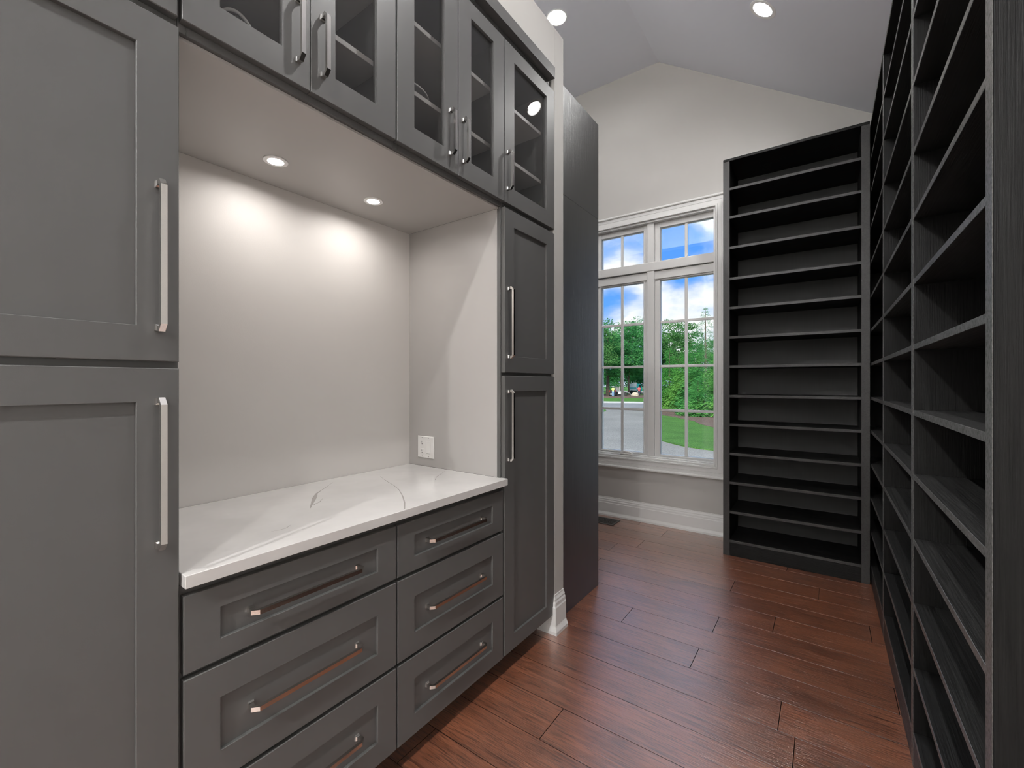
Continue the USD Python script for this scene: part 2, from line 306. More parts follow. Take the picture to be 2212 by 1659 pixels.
# window wall with its opening
WX0, WX1, WZ0, WZ1 = -1.944, -.786, .606, 2.909
gab = sg.Polygon([(XL - .15, -.3), (XR + .15, -.3), (XR + .15, zs(XR + .15) + .1), (RX, ZT + .1), (XL - .15, ZT + .1)]).difference(sg.box(WX0, WZ0, WX1, WZ1))
m = trimesh.creation.extrude_polygon(gab, .16, engine='earcut'); v = m.vertices.copy()
m.vertices = np.stack([v[:, 0], YF + v[:, 2], v[:, 1]], 1)
single('wall_far', m, M['wall'], 'greige gable wall around the tall white window', 'wall', kind='structure')
single('wall_right', box(XR, XR + .15, YB - .15, YF + .1, -.06, 3.3), M['wall'], 'greige side wall behind the long run of black shelves', 'wall', kind='structure')
single('wall_back', box(XL - .15, XR + .1, YB - .15, YB, -.06, ZT + .1), M['wall_white'], 'white end wall facing the window', 'wall', kind='structure')
single('wall_outer', box(XL - .15, XL, YB - .1, YF + .1, -.06, ZT + .1), M['wall'], 'greige wall of the alcove past the partition', 'wall', kind='structure')
# partition: back of the niche, stub end past the cabinets, bulkhead above them
CX = -1.19                                        # plane of the door fronts
single('wall_left', box(XL + .001, -1.83, YB, 2.157, 0, ZP), M['wall'], 'pale partition wall behind the grey cabinets', 'wall', kind='structure')
single('wall_stub', box(-1.829, CX, 2.06, 2.157, 0, ZP), M['wall'], 'pale greige end of the partition between the grey cabinet and the black cabinet', 'wall', kind='structure')
single('wall_bulkhead', box(-1.829, CX, -.095, 2.059, ZP - .24, ZP), M['wall'], 'pale greige bulkhead above the glass cabinets', 'wall', kind='structure')
single('wall_near', box(-1.829, CX, YB, -.096, 0, ZP), M['wall_white'], 'white wall beside the camera where the cabinets end', 'wall', kind='structure')
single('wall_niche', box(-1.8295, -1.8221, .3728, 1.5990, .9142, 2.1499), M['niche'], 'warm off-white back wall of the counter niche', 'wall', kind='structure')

# baseboards
BP = [(0, 0), (.030, 0), (.030, .016), (.024, .028), (.021, .034), (.019, .04), (.018, .128), (.0145, .134), (.014, .150), (.010, .158), (.010, .166), (.005, .178), (.004, .187), (0, .187)]
single('baseboard_far', sweep2d(BP, [(XL, YF), (-.655, YF)]), M['trim'], 'tall white moulded baseboard under the window', 'baseboard', kind='structure')
BPs = [(o, z * 1.08) for o, z in BP]
single('baseboard_left', sweep2d(BPs, [(-1.285, 2.06), (CX, 2.06), (CX, 2.157)]), M['trim'], 'white moulded baseboard wrapping the stub wall end beside the grey cabinet', 'baseboard', kind='structure')

# ------------------------------------------------------------------ window
w = thing('window_1', 'tall white window with transom and divided panes looking onto a driveway', 'window', (-1.365, YF, .5), kind='structure')
CP = [(0, -.002), (0, .030), (.006, .034), (.014, .034), (.020, .030), (.024, .021), (.050, .019), (.052, .016), (.054, .019), (.088, .0175), (.091, .022), (.102, .022), (.106, .018), (.106, -.002)]
part(w, 'casing', loft(WX0 - .106, WX1 + .106, WZ0 - .106, WZ1 + .106, [(t, c - YF) for t, c in CP], '-y'), M['trim'])
part(w, 'jamb', loft(WX0 - .001, WX1 + .001, WZ0 - .001, WZ1 + .001, [(-.002, -YF - .15), (-.002, -YF + .002), (.018, -YF + .002), (.018, -YF - .15)], '-y'), M['trim'])
part(w, 'mullion', box(-1.404, -1.336, 4.218, 4.32, WZ0, WZ1, .004), M['trim'])
part(w, 'transom_rail', [box(WX0, WX1, 4.212, 4.32, 2.428, 2.512, .004), box(WX0, WX1, 4.232, 4.32, 2.345, 2.424, .004)], M['trim'])
part(w, 'stool', [box(WX0, WX1, 4.19, 4.33, WZ0 - .004, WZ0 + .022, .006), box(WX0, WX1, 4.215, 4.33, WZ0 + .02, WZ0 + .034, .004)], M['trim'])
YG = 4.268
def sash(x0, x1, z0, z1, gx0, gx1, gz0, gz1, mz):
    l, r, b, t = gx0 - x0, x1 - gx1, gz0 - z0, z1 - gz1
    s = part(w, 'sash', [box(x0, gx0, 4.248, 4.30, z0, z1, .003), box(gx1, x1, 4.248, 4.30, z0, z1, .003), box(gx0 - .002, gx1 + .002, 4.2485, 4.30, z0, gz0, .003), box(gx0 - .002, gx1 + .002, 4.2485, 4.30, gz1, z1, .003),
        loft(gx0 - .012, gx1 + .012, gz0 - .012, gz1 + .012, [(0, -4.26), (0, -4.243), (.006, -4.243), (.012, -4.25), (.012, -4.262)], '-y')], M['trim'])
    xm = (gx0 + gx1) / 2; zz = [gz0] + mz + [gz1]
    def bar(a0, a1, b0, b1): return [box(a0, a1, 4.252, 4.262, b0, b1, .003), box(a0 + .006 * (a1 - a0 < .1), a1 - .006 * (a1 - a0 < .1), 4.262, 4.276, b0 + .006 * (b1 - b0 < .1), b1 - .006 * (b1 - b0 < .1), .002)]
    part(s, 'muntin', bar(xm - .0135, xm + .0135, gz0, gz1), M['trim'])
    for z in mz:
        for xa, xb in ((gx0, xm - .0137), (xm + .0137, gx1)): part(s, 'muntin', bar(xa, xb, z - .0125, z + .0125), M['trim'])
    for za, zb in zip(zz, zz[1:]):
        for xa, xb in ((gx0, xm), (xm, gx1)):
            part(s, 'pane', box(xa, xb, YG, YG + .004, za, zb), M['pane'])
    return s
MZ = [1.086, 1.507, 1.93]
sash(-1.942, -1.402, .636, 2.36, -1.888, -1.45, .662, 2.332, MZ)
sash(-1.338, -.788, .636, 2.36, -1.285, -.813, .662, 2.332, MZ)
sash(-1.942, -1.402, 2.50, 2.893, -1.888, -1.45, 2.522, 2.835, [])
sash(-1.338, -.788, 2.50, 2.893, -1.285, -.813, 2.522, 2.835, [])
ck = part(w, 'crank', hullchain([(-1.665, 4.225, .652, .010), (-1.63, 4.215, .664, .013), (-1.575, 4.212, .656, .013), (-1.555, 4.215, .648, .010)]), M['plate'], smooth=40)
part(ck, 'crank_base', box(-1.672, -1.55, 4.20, 4.25, .634, .650, .005), M['plate'])

# ------------------------------------------------------------------ handles
def pull(along, pos, length, proj=.034, wd=.0115, th=.010):
    """square bar pull on a front facing +X at x = pos[0]; along 'y' or 'z'; pos is the middle, on the front."""
    h = length / 2; c = .010
    path = [(-h + .006, 0, wd * .72), (-h + .006, .005, wd * .62), (-h + .004, .008, wd * .5), (-h + .002, proj - c - .004, wd * .5), (-h + c + .002, proj - th / 2, wd * .5), (h - c - .002, proj - th / 2, wd * .5), (h - .002, proj - c - .004, wd * .5), (h - .004, .008, wd * .5), (h - .006, .005, wd * .62), (h - .006, 0, wd * .72)]
    out = []
    P = np.array([(a, p) for a, p, _ in path])
    for (a0, p0, w0), (a1, p1, w1) in zip(path, path[1:]):
        pts = []
        for a, p, wv in ((a0, p0, w0), (a1, p1, w1)):
            post = p < proj - c
            for s in (-1, 1):
                for q in (-1, 1):
                    hs = wv * (.95 if post else .9)
                    pa, pp = (a + q * hs, p) if post else (a + q * .0001, p)
                    if not post: pp = p + q * th / 2
                    pts.append((s * wv, pa, pp))
        out.append(m3.Manifold.hull_points(np.array(pts)))
    m = tri(m3.Manifold.batch_boolean(out, m3.OpType.Add)); v = m.vertices.copy()   # (width, along, out)
    x = pos[0] + v[:, 2]
    if along == 'z': m.vertices = np.stack([x, pos[1] + v[:, 0], pos[2] + v[:, 1]], 1)
    else: m.vertices = np.stack([x, pos[1] + v[:, 1], pos[2] + v[:, 0]], 1)
    return m

# ------------------------------------------------------------------ fitted cabinets
BX, FX = -1.822, -1.21
TH = CX - FX
def door(parent, name, y0, y1, z0, z1, st, rt, rb, handle=None, glass=False, label=None):
    """shaker front: frame, recessed panel or pane, pull"""
    e = .0016; rec = .0105
    outer = [(0, FX + .0005), (0, CX - e), (e, CX)]
    # frame as a loft needs equal insets; use four mitre-free members with chamfers, welded in one mesh
    yi0, yi1, zi0, zi1 = y0 + st, y1 - st, z0 + rb, z1 - rt
    V, Fc = [], []
    def ring(t, x, inner):
        if inner: V.extend([(x, yi0 - t, zi0 - t), (x, yi1 + t, zi0 - t), (x, yi1 + t, zi1 + t), (x, yi0 - t, zi1 + t)])
        else: V.extend([(x, y0 + t, z0 + t), (x, y1 - t, z0 + t), (x, y1 - t, z1 - t), (x, y0 + t, z1 - t)])
    ring(0, FX + .0005, False); ring(0, CX - e, False); ring(e, CX, False); ring(.001, CX, True); ring(0, CX - .001, True); ring(0, FX + .0005, True)
    for i in range(5):
        for k in range(4): Fc.append((4 * i + k, 4 * i + (k + 1) % 4, 4 * i + 4 + (k + 1) % 4, 4 * i + 4 + k))
    for k in range(4): Fc.append((20 + k, 20 + (k + 1) % 4, (k + 1) % 4, k))
    d = part(parent, name, (np.array(V), np.array(Fc)), M['cabinet'], label=label)
    if glass:
        part(d, 'pane', box(CX - .0145, CX - .0105, yi0 + .0003, yi1 - .0003, zi0 + .0003, zi1 - .0003), M['cab_glass'])
    else:
        part(d, 'panel', box(FX + .001, CX - rec, yi0 + .0002, yi1 - .0002, zi0 + .0002, zi1 - .0002), M['cabinet'])
    if handle:
        al, hy, hz, ln = handle
        part(d, 'handle', pull(al, (CX - (rec if (name == 'drawer') else 0), hy, hz), ln, proj=.034 + (.004 if name == 'drawer' else 0)), M['chrome'], label='polished nickel bar pull')
    return d

def tall(y0, y1, hy, label, side):
    t = thing('tall_cabinet', label, 'cabinet', (FX, (y0 + y1) / 2, 0))
    part(t, 'body', box(BX, FX, y0, y1, .10, 2.157, .001), M['cabinet'])
    yn = y1 if y1 < 1 else y0
    part(t, 'niche_side', box(BX, FX - .018, yn - .0008, yn + .0008, .9145, 2.1495), M['lit_paint'], label='niche side with lamp light painted into its tone')
    part(t, 'toe_kick', box(BX, FX - .075, y0 + .001, y1 - .001, 0.0, .0995), M['cabinet'])
    door(t, 'door', y0 + side[0], y1 - side[1], 1.397, 2.155, .076, .077, .076, ('z', hy, 1.627, .325))
    door(t, 'door', y0 + side[0], y1 - side[1], .098, 1.382, .076, .074, .072, ('z', hy, 1.152, .325))
    return t
tall(-.09, .372, .331, 'tall dark grey shaker cabinet close to the camera, with two stacked doors', (.004, .004))
tall(1.600, 2.058, 1.636, 'narrow tall grey shaker cabinet between the counter niche and the stub wall', (.008, .002))

NICHE_SPOTS = ((-1.612, .789), (-1.618, 1.213))
def solid(m): return m3.Manifold(m3.Mesh(np.asarray(m.vertices, np.float32), np.asarray(m.faces, np.uint32)))
def glass_cabinet(y0, y1, doors, label):
    t = thing('glass_cabinet', label, 'cabinet', (FX, (y0 + y1) / 2, 2.158))
    z0, z1 = 2.158, 3.02
    part(t, 'side_panel', box(BX, FX, y0, y0 + .018, z0, z1, .001), M['cabinet']); part(t, 'side_panel', box(BX, FX, y1 - .018, y1, z0, z1, .001), M['cabinet'])
    bp = box(BX, FX, y0 + .0182, y1 - .0182, z0, z0 + .02)
    for lx, ly in NICHE_SPOTS:
        if y0 < ly < y1: bp = tri(solid(bp) - m3.Manifold.cylinder(.1, .030, .030, 40).translate((lx, ly, z0 - .05)))
    part(t, 'bottom_panel', bp, M['cabinet']); part(t, 'top_panel', box(BX, FX, y0 + .0182, y1 - .0182, 2.90, z1, .001), M['cabinet'])
    part(t, 'back_panel', box(BX, BX + .01, y0 + .0182, y1 - .0182, z0 + .0202, 2.8998), M['interior'])
    for z in (2.436, 2.697):
        part(t, 'shelf', box(BX + .0102, -1.25, y0 + .0185, y1 - .0185, z - .009, z + .009, .001), M['shelf_edge'])
    for a, b, hy in doors:
        door(t, 'door', a, b, 2.178, 2.926, .0775, .070, .081, ('z', hy, 2.327, .178), glass=True)
    return t
glass_cabinet(-.09, .3695, [(-.086, .3655, .331)], 'glass-door upper cabinet above the tall cabinet nearest the camera')
glass_cabinet(.370, .9865, [(.3735, .6785, .642), (.6805, .984, .716)], 'two-door glass upper cabinet over the start of the white counter, crystal basket inside')
glass_cabinet(.9870, 1.6045, [(.990, 1.2955, 1.249), (1.2985, 1.603, 1.326)], 'two-door glass upper cabinet over the far part of the counter, crystal dish inside')
glass_cabinet(1.605, 2.04, [(1.608, 2.057, 1.629)], 'single-door glass upper cabinet beside the stub wall, with a tan tag')

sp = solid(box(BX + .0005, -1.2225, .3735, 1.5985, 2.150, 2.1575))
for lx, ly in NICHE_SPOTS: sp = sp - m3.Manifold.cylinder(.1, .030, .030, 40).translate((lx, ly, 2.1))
single('soffit_panel', sp, M['lit_paint'], 'panel lightened with painted lamp light, holding two lamps and closing the top of the counter niche', 'panel', kind='thing')
def drawers(y0, y1, label):
    t = thing('drawer_cabinet', label, 'cabinet', (FX, (y0 + y1) / 2, 0))
    part(t, 'body', box(BX, FX, y0, y1, .10, .883, .001), M['cabinet'])
    part(t, 'toe_kick', box(BX, FX - .075, y0 + .001, y1 - .001, 0.0, .0995), M['cabinet'])
    c = (y0 + y1) / 2
    for za, zb, rt, rb in ((.680, .860, .053, .051), (.386, .667, .079, .074), (.096, .374, .079, .074)):
        door(t, 'drawer', y0 + .0035, y1 - .0035, za, zb, .0755, rt, rb, ('y', c, (za + rb + zb - rt) / 2, .325))
    return t
drawers(.373, .9885, 'grey three-drawer base cabinet under the nearer half of the white counter')
drawers(.989, 1.599, 'grey three-drawer base cabinet under the farther half of the white counter')

ct = thing('countertop', 'glossy white quartz countertop with thin grey veins in the niche', 'countertop', (-1.5, .98, .884))
part(ct, 'slab', box(BX, -1.170, .3735, 1.5985, .884, .914, .0012), M['quartz'])
part(ct, 'slab_return', box(FX + .0008, -1.170, 1.598, 1.605, .884, .914, .0012), M['quartz'])
def vein(pts, wd):
    P = np.array(pts, float); n = len(P); d = np.gradient(P, axis=0); d /= np.linalg.norm(d, axis=1)[:, None]; nr = np.stack([-d[:, 1], d[:, 0]], 1)
    W = np.array(wd)[:, None] / 2; a, b = P + nr * W, P - nr * W
    v = [(x, y, .9142) for x, y in a] + [(x, y, .9142) for x, y in b]
    f = [(i, i + 1, n + i + 1, n + i) for i in range(n - 1)]
    part(ct, 'vein', (np.array(v), np.array(f)), M['vein'])
def onz(u, vv, z=.914):
    th = math.radians(YAW); a, b = (u - 1106) / F_PX, (vv - V0) / F_PX; t = (EYE - z) / b
    return (t * (-math.sin(th) + a * math.cos(th)), t * (math.cos(th) + a * math.sin(th)))
vein([onz(*p) for p in ((719, 1042), (705, 1052), (693, 1060), (684, 1066), (679, 1076), (670, 1098))], [.001, .003, .004, .008, .016, .003])
vein([onz(*p) for p in ((697, 1077), (690, 1085), (682, 1088), (676, 1092))], [.001, .004, .005, .004])
vein([onz(*p) for p in ((821, 1029), (836, 1040), (850, 1048), (862, 1058), (870, 1072), (874, 1086), (874, 1100))], [.001, .003, .0025, .003, .004, .005, .004])
vein([onz(*p) for p in ((962, 1017), (952, 1024), (942, 1031), (940.5, 1037))], [.001, .002, .003, .003])
vein([onz(*p) for p in ((586, 1148), (600, 1146), (618, 1141), (628, 1134))], [.001, .0015, .003, .001])

single('trim_1', sweep2d([(-.04, 0), (.048, 0), (.048, .006), (.044, .010), (.044, .046), (.047, .052), (.047, .058), (-.04, .058)], [(FX, 2.032), (FX, -.09)], 2.972), M['cabinet'], 'grey crown moulding along the top of the glass upper cabinets', 'moulding', kind='structure')

# ------------------------------------------------------------------ niche lamps, ceiling lamps, added unseen fill lamps
def recessed(center, normal, r, rl, lens, label, group=None, deep=None):
    tilted = abs(normal[0]) > .1; deep = deep or (.062 if tilted else .024)   # on the slope the lens sits level, deep in its can
    t = thing('recessed_light', label, 'ceiling light', center, group)
    nrm = np.array(normal, float); nrm /= np.linalg.norm(nrm)
    z = np.array([0, 0, 1.0]); a = np.cross([0, 1.0, 0], nrm); a /= np.linalg.norm(a); b = np.cross(nrm, a); R = np.stack([a, b, nrm], 1)
    ring = lathe([(r, -.001), (r, .0015), (r * .97, .003), (rl * 1.10, .0035), (rl * 1.02, .0015), (rl, -.001), (rl * .97, -deep)], 40)
    part(t, 'trim_ring', moved(ring, center, R), M['lamp_ring'], smooth=35)
    part(t, 'housing', moved(lathe([(rl * 1.04, -.003), (rl * 1.04, -deep - .006), (1e-5, -deep - .006)], 32), center, R), M['lamp_ring'])
    disc = lathe([(rl * .98, -deep), (rl * .5, -deep + .0005), (1e-5, -deep + .001)], 24)
    if tilted:
        flat = np.stack([np.array([1.0, 0, 0]), np.array([0, -1.0, 0]), np.array([0, 0, -1.0])], 1)
        part(t, 'lens', moved(lathe([(rl * .80, 0), (rl * .4, .0005), (1e-5, .001)], 24), np.array(center) - nrm * .034, flat), M[lens], smooth=True)
    else: part(t, 'lens', moved(disc, center, R), M[lens], smooth=True)
    return t
recessed((-1.612, .789, 2.1498), (0, 0, -1), 0.041, .0245, 'niche_lens', 'small round recessed light under the glass cabinets, nearer the camera', deep=.003)
recessed((-1.618, 1.213, 2.1498), (0, 0, -1), 0.041, .0245, 'niche_lens', 'small round recessed light under the glass cabinets, farther from the camera', deep=.003)
sn = np.array([-SL, 0, -1.0]); sn /= np.linalg.norm(sn)
def on_slope(x, y): return np.array([x, y, zs(x)])
recessed((-1.823, 3.194, ZT), (0, 0, -1), .085, .074, 'lens_low', 'round recessed light in the flat part of the ceiling by the wall top')
recessed(on_slope(-.327, 3.241), sn, .088, .062, 'lens_dim', 'round recessed light in the sloped ceiling above the aisle')
recessed(on_slope(-.327, 1.45), sn, .088, .062, 'lens_mid', 'round recessed light in the sloped ceiling nearest overhead')
for y, lb in ((-.55, 'added unseen recessed light in the sloped ceiling just behind the camera'), (-2.75, 'added unseen recessed fill light in the sloped ceiling by the white end wall')):  # unseen lamps added behind the camera to fill the room with light
    recessed(on_slope(-.327, y), sn, .088, .062, 'lens_fill' if y < -2 else 'lens_dim', lb)
for y, lb in ((1.45, 'added unseen recessed fill light above the cabinet bulkhead'), (-.55, 'added unseen recessed fill light over the partition behind the camera'), (-2.75, 'added unseen recessed fill light in the flat ceiling by the white end wall')):  # more unseen lamps added; their bounce brightens the ceiling
    recessed((-1.823, y, ZT), (0, 0, -1), .085, .074, 'lens_fill' if y < -2 else 'lens_dim', lb)

# outlet plate on the niche side
op = thing('wall_outlet', 'white two-gang outlet and rocker switch plate on the niche side panel', 'outlet', (-1.69, 1.60, 1.012))
YP = 1.599
part(op, 'plate', loft(-1.752, -1.634, .957, 1.071, [(0, -YP + .0002), (0, -YP + .003), (.003, -YP + .006)], '-y', closed=False), M['plate'])
for k in (0, 1):
    zc = 1.014 + (.0225, -.0225)[k]
    rc = part(op, 'receptacle', box(-1.7315, -1.7035, YP - .0072, YP - .0055, zc - .0145, zc + .0145, .0006), M['plate'])
    part(rc, 'slot', [box(-1.7235, -1.7215, YP - .0075, YP - .0071, zc - .001, zc + .008), box(-1.7135, -1.7115, YP - .0075, YP - .0071, zc, zc + .0075), moved(trimesh.creation.cylinder(.0025, .0004, sections=12), (-1.7175, YP - .0073, zc - .007), trimesh.transformations.rotation_matrix(math.pi / 2, [1, 0, 0])[:3, :3])], M['slot'])
rk = part(op, 'rocker_switch', tri(m3.Manifold.hull_points(np.array([(x, y, z) for x in (-1.684, -1.656) for y, z in ((YP - .0055, .981), (YP - .0055, 1.047), (YP - .0105, .985), (YP - .007, 1.045))]))), M['plate'])
for x in (-1.7175, -1.670):
    for z in (.9655, 1.0625): part(op, 'screw', moved(trimesh.creation.cylinder(.002, .001, sections=10), (x, YP - .0062, z), trimesh.transformations.rotation_matrix(math.pi / 2, [1, 0, 0])[:3, :3]), M['slot'])

# things on the glass-cabinet shelves
bk = thing('crystal_basket', 'cut crystal basket with an arched handle behind the nearest glass door', 'basket', (-1.36, .58, 2.178))
bx, by, bz = -1.33, .545, 2.1786
part(bk, 'bowl', moved(lathe([(.0, .0), (.04, .0), (.055, .03), (.068, .07), (.072, .10), (.067, .10), (.062, .07), (.048, .03), (.0, .008)], 20), (bx, by, bz)), M['crystal'])
an = np.linspace(0, math.pi, 20)
part(bk, 'handle', tube([(bx, by - .060 * math.cos(a), bz + .10 + .102 * math.sin(a)) for a in an], .0045, 8), M['plate'], smooth=True)
part(bk, 'knob', [moved(trimesh.creation.icosphere(1, .014), (bx + dx, by + dy, bz + .160 + dz)) for dx, dy, dz in ((0, 0, .02), (.015, .015, .0), (-.012, .018, .01), (.012, -.016, .005), (-.014, -.012, 0))], M['crystal'])
ds = thing('crystal_dish', 'shallow crystal dish on the lower shelf behind a glass door', 'dish', (-1.36, 1.14, 2.445))
part(ds, 'bowl', moved(lathe([(.0, .0), (.05, .0), (.09, .02), (.125, .034), (.122, .038), (.085, .026), (.045, .006), (.0, .006)], 28), (-1.385, 1.15, 2.4452)), M['crystal'])
part(ds, 'rim', moved(lathe([(.122, .036), (.125, .034), (.127, .037), (.124, .040), (.122, .036)], 36), (-1.385, 1.15, 2.4452)), M['plate'], smooth=True)
single('tag', tri(m3.Manifold.hull_points(np.array([(CX + x, 1.6905 + .007 * math.cos(a), 2.262 + .016 * math.sin(a)) for a in np.linspace(0, 2 * math.pi, 14) for x in (-.0104, -.0094)]))), M['sticker'], 'small tan paper tag at the lower corner of the last glass door', 'tag')

# ------------------------------------------------------------------ black shelving
SZ = [.122, .349, .577, .803, 1.030, 1.254, 1.484, 1.712, 1.942, 2.170, 2.412, 2.650, 2.872]
def shelving_right(y0, y1, label, end_panel=False):
    x0, x1 = .252, .64
    t = thing('shelving_unit', label, 'shelving', (.45, (y0 + y1) / 2, 0))
    for ya in (y0, y1 - .0205):
        sp = part(t, 'side_panel', box(x0 + .0022, x1, ya, ya + .0205, 0, 3.08), M['oak_v']); part(sp, 'edge_band', box(x0, x0 + .002, ya, ya + .0205, 0, 3.08, .0008), M['edge'])
    part(t, 'back_panel', box(x1 - .012, x1, y0 + .0207, y1 - .0207, .10, 3.0795), M['oak_v'])
    part(t, 'top_panel', box(x0 - .001, x1, y0, y1, 3.0802, 3.10, .0012), M['oak_y'])
    part(t, 'plinth', box(x0 + .001, x0 + .02, y0 + .0207, y1 - .0207, 0, .1015, .001), M['oak_y'])
    for z in SZ:
        sp = part(t, 'shelf', box(x0 + .0032, x1 - .0122, y0 + .0207, y1 - .0207, z - .0195, z), M['oak_y']); part(sp, 'edge_band', box(x0 + .001, x0 + .003, y0 + .0207, y1 - .0207, z - .0195, z, .0008), M['edge'])
    if end_panel:
        sp = part(t, 'end_panel', box(x0 + .0012, x1, y0 - .0255, y0 - .0012, 0, 3.10), M['oak_v']); part(sp, 'edge_band', box(x0 - .001, x0 + .001, y0 - .0255, y0 - .0012, 0, 3.10, .0008), M['edge'])
    return t
shelving_right(1.1975, 2.0905, 'tall black oak shelving unit nearest the camera, with a finished end panel', True)
shelving_right(2.0915, 3.0395, 'tall black oak shelving unit, middle one of the long run')
shelving_right(3.0405, 4.185, 'tall black oak shelving unit at the corner of the run, partly behind the short unit')
t = thing('shelving_unit', 'tall black oak shelving unit of thirteen shelves standing beside the window', 'shelving', (-.2, 3.98, 0))
fx0, fx1, fy0, fy1 = -.651, .246, 3.77, 4.188
for xa in (fx0, fx1 - .046):
    sp = part(t, 'side_panel', box(xa, xa + .046, fy0 + .0022, fy1, 0, 3.08), M['oak_v']); part(sp, 'edge_band', box(xa, xa + .046, fy0, fy0 + .002, 0, 3.08, .0008), M['edge_far'])
part(t, 'back_panel', box(fx0 + .0462, fx1 - .0462, fy1 - .012, fy1, .10, 3.0795), M['oak_back_lit'], label='back panel greyed with painted reflected light')
part(t, 'top_panel', box(fx0, fx1, fy0 - .001, fy1, 3.0802, 3.10, .0012), M['oak_x'])
part(t, 'plinth', box(fx0 + .0462, fx1 - .0462, fy0 + .003, fy0 + .022, 0, .1015, .001), M['oak_x'])
for z in SZ:
    sp = part(t, 'shelf', box(fx0 + .0462, fx1 - .0462, fy0 + .0032, fy1 - .0122, z - .0195, z), M['oak_x']); part(sp, 'edge_band', box(fx0 + .0462, fx1 - .0462, fy0 + .001, fy0 + .003, z - .0195, z, .0008), M['edge_far'])

# black closet cabinet on the far side of the stub wall
t = thing('closet_cabinet', 'tall black oak closet cabinet behind the stub wall, end panel to the aisle', 'cabinet', (-1.8, 2.44, 0))
ex = -1.2295
part(t, 'end_panel', box(ex - .02, ex, 2.1592, 2.712, 0, 2.438, .0012), M['oak_panel']); part(t, 'end_panel', box(ex - .02, ex, 2.1592, 2.712, 2.4395, 3.07, .0012), M['oak_panel'])
part(t, 'body', box(-2.6, ex - .0203, 2.1595, 2.69, .0, 3.069, .001), M['oak_v'])
d = part(t, 'door', box(-1.84, ex - .0205, 2.6905, 2.711, .1, 2.43, .0015), M['oak_v'])
hp = pull('z', (0, 0, 1.344), .47, proj=.040, wd=.012); v = hp.vertices.copy(); hp.vertices = np.stack([-1.2575 - v[:, 1], 2.711 + v[:, 0], v[:, 2]], 1)
part(d, 'handle', hp, M['chrome'], label='polished nickel bar pull'); part(t, 'door', box(-2.6, -1.843, 2.6905, 2.711, .1, 2.43, .0015), M['oak_v']); part(t, 'door', box(-2.6, ex - .0205, 2.6905, 2.711, 2.442, 3.068, .0015), M['oak_v'])

# floor register
rg = thing('floor_register', 'dark slotted metal floor register by the baseboard under the window', 'vent', (-1.75, 4.0, 0))
RGX0, RGX1, RGY0, RGY1 = -1.93, -1.625, 3.905, 4.10
part(rg, 'frame', loft(RGX0, RGX1, RGY0, RGY1, [(0, .0002), (0, .003), (.003, .005), (.022, .005), (.024, .002), (.024, .0002)], '+z'), M['register'])
part(rg, 'well', box(RGX0 + .023, RGX1 - .023, RGY0 + .023, RGY1 - .023, .0002, .0008), M['slot'])
n = 18
for k in range(n):
    x = RGX0 + .03 + (RGX1 - RGX0 - .06) * k / (n - 1)
    part(rg, 'louver', box(x - .003, x + .003, RGY0 + .023, RGY1 - .023, .001, .0045, .0006), M['register'])
part(rg, 'crossbar', [box(RGX0 + .023, RGX1 - .023, y - .003, y + .003, .001, .0046, .0006) for y in (RGY0 + .065, RGY0 + .098, RGY0 + .131)], M['register'])
#EXTERIOR
# ------------------------------------------------------------------ outside: ground, planting, people and machines across the road
G = -1.1
TH_ = math.radians(YAW); FW = np.array([-math.sin(TH_), math.cos(TH_), 0]); RT = np.array([math.cos(TH_), math.sin(TH_), 0])
def spot(u, d): p = d * (FW + RT * (u - 1106) / F_PX); return np.array([p[0], p[1], G])
def slab(pts, z0, z1): return extrude(sg.Polygon(pts).buffer(0), z0, z1)
single('lawn', box(-160, 90, 4.37, 260, -1.5, -1.135), M['lawn'], 'wide mown lawn across the road, under the trees', 'lawn', kind='structure')
def strip(pa, pb, qa, qb, x0=-110, x1=60):
    f = lambda p, q, x: p[1] + (q[1] - p[1]) / (q[0] - p[0]) * (x - p[0])
    return [(x0, f(pa, pb, x0)), (x1, f(pa, pb, x1)), (x1, f(qa, qb, x1)), (x0, f(qa, qb, x0))]
road_n, road_f, kerb_f = ((-18.4, 41.2), (-14.2, 42.4)), ((-22.2, 49.8), (-17.1, 51.3)), ((-24.0, 53.4), (-18.9, 54.9))
single('road', slab(strip(*road_n, *road_f), -1.14, -1.104), M['asphalt'], 'pale grey road crossing behind the driveway', 'road', kind='structure')
single('kerb', slab(strip(*road_f, *kerb_f), -1.14, -1.085), M['kerb'], 'pale concrete kerb strip on the far side of the road', 'kerb', kind='structure')
drive = [(-13.6, 29.5), (-15.6, 36.1), (-18.2, 41.26), (-10.5, 43.45), (-11.6, 36), (-9.9, 29), (-8.0, 24), (-6.4, 20.5), (-5.5, 18.5), (-4.8, 17.8), (-4.4, 17.45), (-3.7, 17.1), (-3.2, 17.0), (-1, 16.7), (8, 16.5), (8, 4.4), (-26, 4.4), (-20, 12)]
single('driveway', slab(drive, -1.14, G), M['aggregate'], 'pale exposed-aggregate driveway outside the window', 'driveway', kind='structure')
right_lawn = [(-11.6, 36), (-9.9, 29), (-8.0, 24), (-6.4, 20.5), (-5.5, 18.5), (-4.8, 17.8), (-4.4, 17.45), (-3.7, 17.1), (-3.2, 17.0), (-1, 16.7), (8, 16.5), (8, 36)]
single('grass_verge', slab(right_lawn, -1.14, -1.06), M['lawn'], 'bright green curved lawn beside the driveway, in front of the spruces', 'lawn', kind='structure')
single('mulch_bed', slab([(-11.2, 34.2), (-9.7, 32.7), (-9.0, 32.1), (-7.5, 30.0), (-6.7, 29.0), (-5.9, 27.0), (-4.8, 25.3), (-2.5, 22.5), (6, 20), (6, 42), (-12, 42.2)], -1.10, -1.045), M['mulch'], 'brown bark mulch bed under the spruces', 'mulch bed', kind='structure')
c0 = spot(1340, 80)
